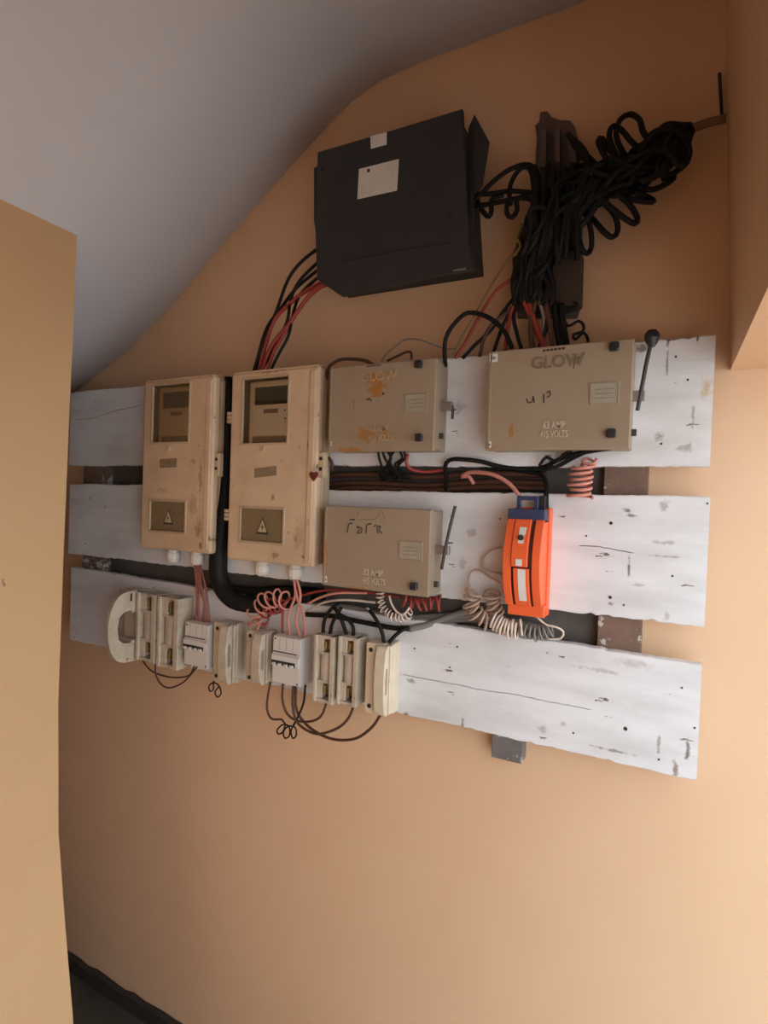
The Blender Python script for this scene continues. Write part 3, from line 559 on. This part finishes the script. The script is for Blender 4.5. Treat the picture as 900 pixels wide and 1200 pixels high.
# ------------------------------------------------------------------ trunking behind the tangle, conduit
t = thing('cable_trunking', P(640, 400, .02), 'dark upright trunking with a torn top behind the black tangle', 'trunking')
bp = [(633, 131), (641, 130), (646, 137), (656, 141), (668, 141), (674, 150), (678, 165), (682, 250), (681, 355), (676, 372), (660, 372), (606, 372), (604, 290), (626, 230), (629, 160), (627, 147), (632, 142)]
MB().prism([P(*p, .012) for p in bp], (0, .011, 0), .0008, 1).build('back_plate', TRUNK_G, t)
MB().prism([P(*p, .040) for p in [(633, 150), (640, 150), (640, 196), (632, 196)]], (0, .03, 0)).build('side_flange', TRUNK_G, t)
MB().prism([P(*p, .040) for p in [(650, 150), (656, 150), (656, 190), (650, 190)]], (0, .03, 0)).build('side_flange', TRUNK_G, t)
MB().prism([P(*p, .040) for p in [(663, 148), (672, 150), (676, 190), (668, 190)]], (0, .03, 0)).build('side_flange', TRUNK_G, t)
MB().prism([P(*p, .055) for p in [(640, 294), (681, 292), (679, 353), (672, 357), (645, 360), (640, 345)]], (0, .045, 0), .002, 1).build('front_cover', TRUNK, t)
MB().prism([P(*p, .045) for p in [(600, 300), (636, 296), (634, 365), (602, 360)]], (0, .034, 0), .002, 1).build('front_cover', TRUNK, t)
MB().tube([P(796, 154, .035), P(815, 149, .03), P(832, 143, .026), P(850, 139, .022)], .0075, 10).build('conduit', PIPE, label='brown conduit entering at the right wall corner', cat='conduit')
MB().tube([P(843, 86, .008), P(844.5, 112, .008), P(846, 136, .008)], .0028, 8).build('wall_slit', TRUNK, label='dark tube standing for a short slit in the right wall corner above the conduit', cat='slit')  # dark tube put where the wall only has a dark slit

# ------------------------------------------------------------------ cables
def cable(pts, r, m, label, group=None, cat='cable', name='cable', dep=.08, step=.006):
    w = [P(p[0], p[1], p[2] if len(p) > 2 else dep) for p in pts]
    return MB().tube(w, r, 8, step).build(name, m, label=label, cat=cat, group=group)
def coil(axis, rad, turns, r, m, label, dep=.085, squash=.6, phase=0., lead=(), tail=(), name='coiled_wire', group=None, per=16, tilt=0.):
    ax = [P(p[0], p[1], p[2] if len(p) > 2 else dep) for p in axis]; pts = coil_path(ax, rad, turns, per, squash, phase, tilt)
    if lead: pts = catmull([P(p[0], p[1], p[2] if len(p) > 2 else dep) for p in lead]+[pts[0]])[:-1]+pts
    if tail: pts = pts+catmull([pts[-1]]+[P(p[0], p[1], p[2] if len(p) > 2 else dep) for p in tail])[1:]
    return MB().tube(pts, r, 7, raw=True).build(name, m, label=label, cat='wire', group=group)
G1 = 'cables from the charcoal box to the sealed meter box'
cable([(374, 290, .06), (352, 308, .065), (337, 329, .07), (323, 367, .08), (308, 401, .09), (297, 436, .09)], .0042, BLK, 'leftmost black cable from the charcoal box down to the sealed meter box', G1)
cable([(374, 306, .06), (352, 328, .07), (341, 350, .075), (336, 378, .08), (320, 410, .085), (305, 436, .09)], .0042, BLK, 'second black cable from the charcoal box down to the sealed meter box', G1)
cable([(374, 315, .05), (348, 337, .06), (330, 360, .07), (314, 382, .08), (305, 408, .085), (300, 436, .085)], .004, BLK, 'third black cable from the charcoal box down to the sealed meter box', G1)
cable([(376, 322, .06), (352, 345, .07), (343, 370, .08), (338, 393, .085), (326, 416, .09), (316, 436, .09)], .004, BLK, 'rightmost black cable from the charcoal box down to the sealed meter box', G1)
cable([(384, 333, .08), (370, 339, .08), (355, 356, .08), (337, 382, .085), (318, 406, .09), (306, 436, .09)], .0052, RED, 'thickest outer red cable from the charcoal box to the sealed meter box', G1)
cable([(382, 329, .07), (360, 340, .07), (344, 352, .075), (323, 373, .08), (313, 398, .085), (303, 436, .085)], .005, RED, 'inner red cable from the charcoal box to the sealed meter box', G1)
cable([(378, 335, .07), (362, 348, .075), (346, 368, .08), (334, 390, .085), (322, 410, .09), (312, 436, .09)], .0042, RED, 'thinnest right hand red cable from the charcoal box to the sealed meter box', G1)
cable([(437, 427, .10), (425, 422, .10), (402, 421, .10), (390, 426, .10), (384, 434, .095), (380, 460, .085), (378, 500, .08), (380, 530, .08), (388, 540, .08), (390, 552, .07)], .004, BLKBR, 'dark brown cable looping off the rusty switch box top and down its left')
cable([(447, 423, .09), (454, 414, .085), (466, 404, .08), (476, 398, .08), (490, 398, .08), (508, 404, .075), (522, 409, .07), (534, 409, .07)], .0018, GREYC, 'thin grey wire arching above the rusty switch box', cat='wire')
cable([(454, 423, .09), (466, 417, .09), (478, 412, .09), (482, 414, .09), (482, 421, .09)], .003, BLKBR, 'short reddish wire hooked over the rusty switch box top', cat='wire')
cable([(522, 430, .08), (521, 410, .085), (523, 395, .09), (532, 380, .09), (547, 367, .09), (565, 369, .085), (580, 377, .08), (592, 390, .08), (600, 408, .08)], .0048, BLK, 'thick black cable arching between the two upper switch boxes')
cable([(530, 420, .07), (540, 398, .07), (556, 370, .07), (574, 338, .07), (590, 312, .06), (602, 296, .06), (607, 280, .06), (612, 262, .06)], .0026, OLIVE, 'olive wire slanting up to the trunking', cat='wire')
cable([(533, 420, .065), (545, 402, .065), (560, 374, .065), (576, 348, .06), (592, 332, .06), (612, 322, .06)], .0036, RED, 'dark red cable slanting up to the trunking')
cable([(542, 420, .07), (556, 405, .07), (574, 388, .07), (588, 368, .07), (602, 350, .06), (616, 342, .06)], .004, BLK, 'black cable slanting from behind the boards to the trunking')
cable([(562, 418, .07), (566, 400, .07), (574, 384, .075), (586, 372, .075), (600, 362, .06)], .004, BLKBR, 'short brown cable at the left corner of the largest switch box')
G2 = 'cables dropping from the trunking into the largest switch box'
for i, (pp, r, m) in enumerate([([(610, 330), (604, 350), (598, 370), (594, 392), (592, 412)], .0045, RED), ([(614, 352), (622, 370), (630, 390), (638, 410)], .006, RED), ([(620, 356), (626, 376), (634, 396), (640, 410)], .005, RED),
        ([(606, 356), (602, 372), (606, 392), (612, 412)], .004, BLK), ([(632, 352), (638, 375), (636, 395), (640, 410)], .0042, GREYC), ([(640, 356), (644, 380), (648, 408)], .005, BLKBR), ([(650, 356), (652, 380), (656, 406)], .0065, BLK), ([(658, 356), (660, 380), (664, 404)], .006, BLK), ([(628, 352), (622, 380), (624, 410)], .005, BLKBR), ([(600, 360), (590, 380), (584, 396), (578, 414)], .004, BLK), ([(645, 356), (640, 382), (632, 408)], .005, BLK)]):
    nm = {RED: 'red', BLK: 'black', GREYC: 'grey', BLKBR: 'brown'}[m]
    cable([(x, y, .062+.004*(i % 3)) for x, y in pp], r, m, f'{nm} cable dropping from the trunking into the largest switch box', G2+' '+nm)
cable([(666, 352, .05), (677, 357, .055), (672, 362, .055), (660, 370, .055), (666, 382, .06), (678, 376, .06), (684, 382, .06), (682, 389, .06), (672, 392, .06), (674, 398, .06), (684, 390, .06), (689, 398, .06), (688, 408, .07)], .003, BLK, 'curly black wire end above the largest switch box', cat='wire')
# tangle
G3 = 'tangled black cables'; L3 = 'black cable in the tangle between charcoal box and right wall corner'
rnd = random.Random(11)
for i in range(26):
    s = i/25; j = lambda a: rnd.uniform(-a, a)
    y0 = 152+26*rnd.random(); dp = lambda: rnd.uniform(.025, .10)
    pts = [(804+j(8), 152+j(6), .04+.02*rnd.random()), (785+j(12), 170+j(22), dp()), (758+j(14), 190+j(26), dp()), (726+j(14), 205+j(26), dp()), (696+j(12), 216+j(24), dp()), (664+j(16), 225+j(24), dp()), (640+j(18), 256+j(18), dp()), (628+j(20), 292+j(12), .055+.03*rnd.random()), (618+40*s-12+j(6), 330+j(10), .066+.01*rnd.random()), (612+44*s-8+j(6), 352+j(8), .068)]
    cable(pts, rnd.uniform(.0044, .006), BLK, L3, G3)
for i in range(9):                           # short lengths packed round the trunking
    j = lambda a: rnd.uniform(-a, a)
    cable([(628+i*6+j(4), 200+j(10), .06), (624+i*6.5+j(6), 235+j(8), .085), (618+i*7+j(6), 270+j(8), .09), (612+i*7.5+j(5), 305+j(6), .075)], .0058, BLK, L3, G3)
for i in range(8):                           # turns filling the corner between trunking and tangle
    j = lambda a: rnd.uniform(-a, a)
    cable([(664+i*4+j(3), 158+i*5+j(3), .05), (684+i*5+j(4), 184+i*4+j(4), .07), (686+i*4+j(4), 214+j(5), .09), (668+i*3+j(5), 244+j(6), .09), (652+i*2+j(5), 276+j(6), .08)], .0055, BLK, L3, G3)
loops = [ [(745, 200), (728, 175), (722, 156), (727, 140), (738, 134), (749, 140), (754, 155), (765, 170), (775, 182)],
          [(740, 205), (722, 182), (714, 160), (718, 148), (728, 152), (740, 166), (755, 180), (768, 196)],
          [(728, 208), (712, 188), (701, 166), (706, 163), (716, 178), (735, 192), (752, 206)],
          [(752, 175), (765, 156), (785, 152), (800, 160), (808, 178), (800, 194), (788, 186), (778, 172)],
          [(760, 190), (772, 168), (790, 160), (806, 168), (806, 188), (794, 200), (776, 210)],
          [(735, 212), (758, 222), (772, 220), (786, 212), (790, 206), (780, 204), (760, 206)],
          [(700, 220), (735, 232), (755, 236), (766, 236), (758, 231), (740, 224)],
          [(690, 225), (712, 240), (732, 256), (744, 262), (747, 256), (738, 240), (722, 226)],
          [(676, 236), (694, 256), (708, 272), (718, 278), (724, 270), (720, 252), (706, 236)],
          [(668, 250), (676, 272), (682, 292), (688, 297), (693, 290), (692, 268), (684, 246)],
          [(730, 200), (756, 178), (782, 164), (796, 172), (790, 190), (770, 206), (752, 214)],
          [(720, 205), (742, 186), (768, 176), (782, 186), (772, 202), (748, 212)]]
LL = ['highest black cable loop sticking up from the tangle', 'second highest black cable loop, left of the highest', 'short black cable prong sticking up left of the two high loops', 'black cable loop wound round the tangle end by the conduit', 'second black cable loop wound by the conduit end', 'black cable loop at the lower edge of the conduit end', 'flat black cable loop pointing right, low on the tangle', 'third hanging black cable loop from the trunking', 'second hanging black cable loop from the trunking', 'hanging black cable loop closest to the trunking', 'large black cable turn inside the right part of the tangle', 'smaller black cable turn inside the right part of the tangle']
for i, lp in enumerate(loops): cable([(x, y, .05+.012*(i % 4)+.01*math.sin(k*1.3)) for k, (x, y) in enumerate(lp)], .0052, BLK, LL[i], G3)
G4 = 'black cables between charcoal box and trunking'; L4 = ['tallest arching black cable', 'inner arching black cable', 'upper straight black cable', 'lower straight black cable', 'left drooping black cable loop', 'right drooping black cable loop']
for q_, lp in enumerate(([(556, 236), (565, 226), (580, 211), (597, 199), (614, 193), (626, 197), (631, 212), (630, 235)], [(598, 240), (597, 222), (603, 206), (613, 196), (622, 200), (626, 225)], [(556, 228), (575, 227), (598, 224), (625, 226)], [(556, 242), (568, 240), (590, 236), (612, 232), (630, 236)], [(560, 236), (566, 248), (573, 254), (576, 246), (576, 234), (590, 228)], [(594, 236), (594, 250), (600, 255), (606, 246), (606, 234), (620, 228)])):
    cable([(x, y, .062) for x, y in lp], .0050, BLK, L4[q_]+' between charcoal box and trunking', G4)
cable([(612, 262, .075), (604, 276, .075), (610, 288, .075), (602, 300, .075)], .003, OLIVE, 'olive wire end curling at the left of the trunking', cat='wire')
# gap between top and middle boards
cable([(523, 577, .03), (523, 559, .05), (522, 545, .07), (529, 538.5, .075), (545, 538.5, .075), (564, 541, .07), (588, 547, .06), (619, 550, .055), (638, 547, .06), (652, 540, .075), (666, 534, .08), (690, 529, .085), (716, 525, .085)], .0048, BLK, 'black cable arching under both upper switch boxes')
cable([(600, 549, .045), (622, 553, .05), (635, 556, .055), (640, 568, .065), (640, 580, .075), (640, 596, .08)], .005, BLK, 'black cable dropping into the orange switch top')
cable([(555, 567, .045), (549, 558, .055), (541, 559, .05), (548, 554, .06), (562, 553.5, .07), (580, 557, .08), (597, 567, .085), (609, 581, .09)], .0042, PINK, 'pink cable curving into the orange switch navy strip')
cable([(478, 532, .09), (476, 542, .085), (482, 550, .075), (500, 553, .06), (522, 550, .055)], .0036, RED, 'red cable dropping from the rusty switch box')
rnd = random.Random(5)
for i in range(7):
    x = 443+i*5; cable([(x, 527, .09), (x+rnd.uniform(-6, 6), 537, .085), (x+rnd.uniform(-8, 8), 545, .08), (x+rnd.uniform(-4, 10), 553, .06), (x+rnd.uniform(-8, 12), 562, .04)], .003, BLK, 'short black wire hanging under the rusty switch box', 'wires under the rusty switch box', 'wire')
for i, pp in enumerate([[(632, 546), (640, 536), (652, 541), (660, 533), (670, 528)], [(640, 548), (655, 546), (672, 537), (690, 529), (706, 527)], [(634, 552), (646, 549), (660, 542), (676, 532), (684, 527)]]):
    cable([(x, y, .08) for x, y in pp], .0032, BLK, ['short kinked black wire under the largest switch box', 'longer straight black wire under the largest switch box', 'lower bowed black wire under the largest switch box'][i], 'wires under the largest switch box', 'wire')
for i, (d0, y0) in enumerate(((.03, 556), (.026, 566), (.03, 572))):
    cable([(372, y0+2, d0), (430, y0, d0), (500, y0+3, d0), (560, y0-1, d0), (640, y0, d0)], .007, BLKBR, ('upper', 'middle', 'lowest')[i]+' dark cable lying in the gap above the middle board', 'cables in the upper gap')
coil([(690, 538, .085), (690, 548, .085)], .012, 2, .0028, PINK, 'small pink wire loop on top of the long pink coil', squash=.5, tilt=.6, per=16)
coil([(682, 546, .085), (682, 560, .085), (681, 584, .085)], .0195, 6, .0030, PINK, 'long pink coiled wire hanging below the largest switch box', squash=.8, tilt=.12)
# around the meter boxes
cable([(268, 442, .073), (266, 520, .073), (262, 600, .076), (256, 650, .082), (258, 682, .08), (274, 703, .075), (300, 708, .065), (335, 704, .05), (366, 700, .03)], lambda f: .011+.013*min(1, max(0, (f-.25)/.2)), BLK, 'thick black sleeve hanging between the meter boxes', name='cable_sleeve', cat='cable')
cable([(268, 690, .05), (300, 694, .04), (330, 692, .03), (380, 696, .025)], .014, BLK, 'thick black sleeve lying in the gap under the sealed meter box', name='cable_sleeve')
G5 = 'brown wires into the left breaker'
for i in range(5):
    cable([(228+i*1.6, 662, .085), (230+i*2.0+2*math.sin(i*2), 684, .085), (231+i*3.2-2*math.sin(i*2.3), 706, .085), (228+i*4.4, 732, .085)], .0031, mat('brown_red_wire', (.28, .09, .065), .5), ('leftmost', 'second from left', 'middle', 'second from right', 'rightmost')[i]+' brown red wire from the left meter box gland into its breaker', G5, 'wire')
G6 = 'pink wires into the right breaker'
for q_, pp in enumerate(([(344, 679), (347, 694), (350, 706), (356, 720), (358, 746)], [(348, 679), (352, 696), (350, 712), (347, 728), (352, 746)], [(345, 680), (346, 698), (341, 712), (338, 726), (340, 746)])):
    cable([(x, y, .088) for x, y in pp], .0032, PINK, ('rightmost', 'middle', 'leftmost')[q_]+' pink wire from the sealed meter box gland to the right breaker', G6, 'wire')
cable([(350, 690, .085), (345, 700, .085), (337, 703, .085), (332, 710, .085), (331, 735, .085), (331, 746, .085)], .003, RED, 'red wire beside the pink wires above the right breaker', cat='wire')
coil([(338, 703, .085), (322, 702, .085), (306, 710, .085), (298, 728, .085), (305, 742, .085)], .0215, 8, .0027, PINK, 'red and pink coil sprawling above the right breaker', squash=.45, tilt=.55)
coil([(334, 712, .078), (318, 712, .078), (308, 724, .078)], .017, 5, .0027, RED, 'small red coil tucked inside the sprawling pink coil', squash=.45, tilt=.5, phase=1)
cable([(352, 698, .07), (380, 692, .065), (420, 693, .05), (470, 700, .03)], .003, RED, 'red wire running right from the sealed meter box gland', cat='wire')
cable([(360, 708, .075), (376, 700, .075), (396, 695, .075), (430, 695, .05)], .003, PINK, 'upper pink wire running right towards the handwritten box', cat='wire')
cable([(360, 716, .06), (380, 706, .06), (405, 703, .06), (440, 706, .04)], .003, PALE, 'pale wire below the pink one in the lower gap', cat='wire')
G7 = 'dark cables along the lower gap'
for q_, (pp, r, m) in enumerate((([(358, 720, .07), (390, 722, .07), (420, 728, .075), (455, 735, .07), (480, 737, .065)], .006, BLK), ([(340, 716, .04), (400, 712, .04), (470, 724, .035), (560, 722, .03), (640, 738, .02)], .009, GREYC), ([(480, 737, .065), (505, 731, .055), (530, 722, .04), (556, 714, .03)], .008, GREYC), ([(470, 736, .06), (500, 734, .05), (540, 726, .03), (580, 728, .025)], .007, GREYC))):
    cable(pp, r, m, ['black cable lying along the gap above the right breaker and open fuse bases', 'long grey cable lying deep in the gap above the lowest board', 'thick grey cable slanting up towards the coils under the orange switch', 'thinner grey cable below the thick slanting one in the lower gap'][q_], G7)
G8 = 'black leads into the open fuse bases'
for q_, pp in enumerate(([(378, 748), (380, 728), (386, 716), (396, 708)], [(386, 748), (389, 732), (394, 722), (400, 712)], [(408, 750), (403, 734), (398, 722), (392, 712)], [(413, 750), (414, 736), (408, 726), (398, 720)])):
    cable([(x, y, .09) for x, y in pp], .0045, BLK, ('left', 'right', 'left', 'right')[q_]+' black lead looping into the '+('sooty open fuse base', 'open base beside the yellowed holder')[q_//2], G8)
lo_ = cable([(450, 754, .09), (448, 742, .09), (442, 728, .09), (433, 715, .085)], .0045, BLK, 'black lead with a bare white tip above the yellowed holder')
MB().tube([P(434, 716, .085), P(430, 712, .085)], .0025, 8).build('bare_tip', PALE, lo_)
cable([(456, 753, .09), (463, 745, .085), (472, 738, .08), (480, 735, .075)], .0045, BLK, 'short black lead bending right from the yellowed holder')
coil([(446, 694, .08), (446, 706, .08), (456, 720, .08), (472, 724, .08), (482, 716, .08)], .0085, 13, .0016, PALE, 'tight pale coil hanging below the handwritten box', squash=.8, per=12)
cable([(456, 698, .085), (459, 708, .085), (465, 717, .085), (473, 720, .085), (480, 712, .085)], .0024, PALE, 'pale bare wire curving inside the tight coil', cat='wire')
coil([(472, 702, .07), (484, 708, .07), (500, 706, .07), (518, 706, .07)], .014, 6, .003, RED, 'dull red coil below the handwritten box', squash=.6, tilt=.4)
# coils under the orange switch
cable([(588, 641, .075), (575, 645, .075), (566, 655, .075), (566, 666, .075), (576, 670, .075), (588, 672, .075)], .0024, COPPER, 'upper brown wire loop at the left of the orange switch', cat='wire')
cable([(586, 683, .075), (574, 676, .075), (562, 668, .075), (552, 670, .075), (549, 680, .075), (551, 690, .08)], .0024, COPPER, 'lower brown wire loop at the left of the orange switch', cat='wire')
coil([(556, 692, .085), (553, 704, .085), (560, 720, .085), (575, 730, .085)], .016, 7, .0028, COPPER, 'brown coil bunched at the lower left of the orange switch', squash=.6, tilt=.35, phase=.7)
coil([(576, 692, .078), (578, 706, .078), (584, 720, .078)], .015, 5, .0027, COPPER, 'brown coil tucked behind the lower left switch corner', squash=.6, tilt=.35, phase=2)
coil([(578, 726, .085), (592, 734, .085), (608, 738, .085)], .0165, 8, .0024, PALE, 'pale tight coil just below the orange switch', squash=.7, tail=[(612, 745)])
coil([(610, 736, .075), (630, 742, .075), (648, 738, .07)], .0125, 7, .0024, GREYC, 'greyish coil below the right corner of the orange switch', squash=.7)
cable([(628, 722, .08), (640, 732, .08), (652, 735, .08), (660, 740, .075), (657, 748, .07), (640, 749, .07)], .002, PALE, 'thin pale wire end looping below the orange switch', cat='wire')
# leads below the fuses
cable([(164, 770, .085), (176, 785, .08), (192, 792, .075), (208, 794, .075), (222, 791, .08), (228, 780, .085)], .0024, BLKBR, 'upper brown lead looping below the left fuse bases', cat='wire')
cable([(182, 778, .085), (183, 792, .08), (190, 803, .075), (200, 806, .075), (214, 800, .075), (224, 790, .08), (232, 780, .085)], .0024, BLKBR, 'lower brown lead looping below the left fuse bases', cat='wire')
cable([(252, 795, .09), (250, 800, .085), (250, 808, .085), (246, 810, .085), (245, 804, .087), (250, 800, .088), (256, 803, .086), (259, 812, .085), (255, 817, .085), (252, 811, .087), (257, 804, .088)], .0019, BLK, 'tiny black wire curl under the grimy fuse holder', cat='wire', step=.002)
cable([(317, 800, .09), (314, 815, .085), (313, 831, .08), (318, 842, .08), (330, 843, .08)], .0028, BLKBR, 'leftmost brown lead below the right breaker', cat='wire')
cable([(330, 843, .08), (334, 849, .08), (331, 858, .08), (326, 860, .08), (325, 855, .082), (332, 849, .084), (339, 852, .082), (339, 862, .08), (334, 865, .08), (332, 858, .082), (338, 851, .084), (346, 853, .082), (347, 862, .08), (343, 865, .08), (341, 857, .082), (345, 848, .084)], .002, BLK, 'small black wire curl hanging below the right breaker', cat='wire', step=.002)
cable([(332, 800, .09), (331, 820, .085), (337, 837, .08), (350, 845, .08), (366, 845, .08), (377, 838, .085), (383, 822, .09)], .003, BLKBR, 'brown lead looping from right breaker to the sooty fuse base')
cable([(344, 802, .09), (343, 826, .085), (348, 846, .08), (362, 857, .08), (376, 860, .08), (396, 853, .08), (408, 842, .085), (415, 826, .09)], .0032, BLKBR, 'brown lead looping from right breaker to the second open base')
cable([(347, 802, .088), (347, 830, .08), (358, 848, .075), (376, 861, .075), (396, 867, .075), (418, 865, .08), (436, 852, .085), (447, 836, .09)], .0034, BLKBR, 'longest brown lead looping to the yellowed fuse holder')
cable([(358, 803, .09), (356, 822, .085), (351, 836, .08), (344, 850, .08)], .0028, BLK, 'short black lead hanging below the right breaker corner', cat='wire')
for o in list(bpy.data.objects):
    if '_o' in o: del o['_o']
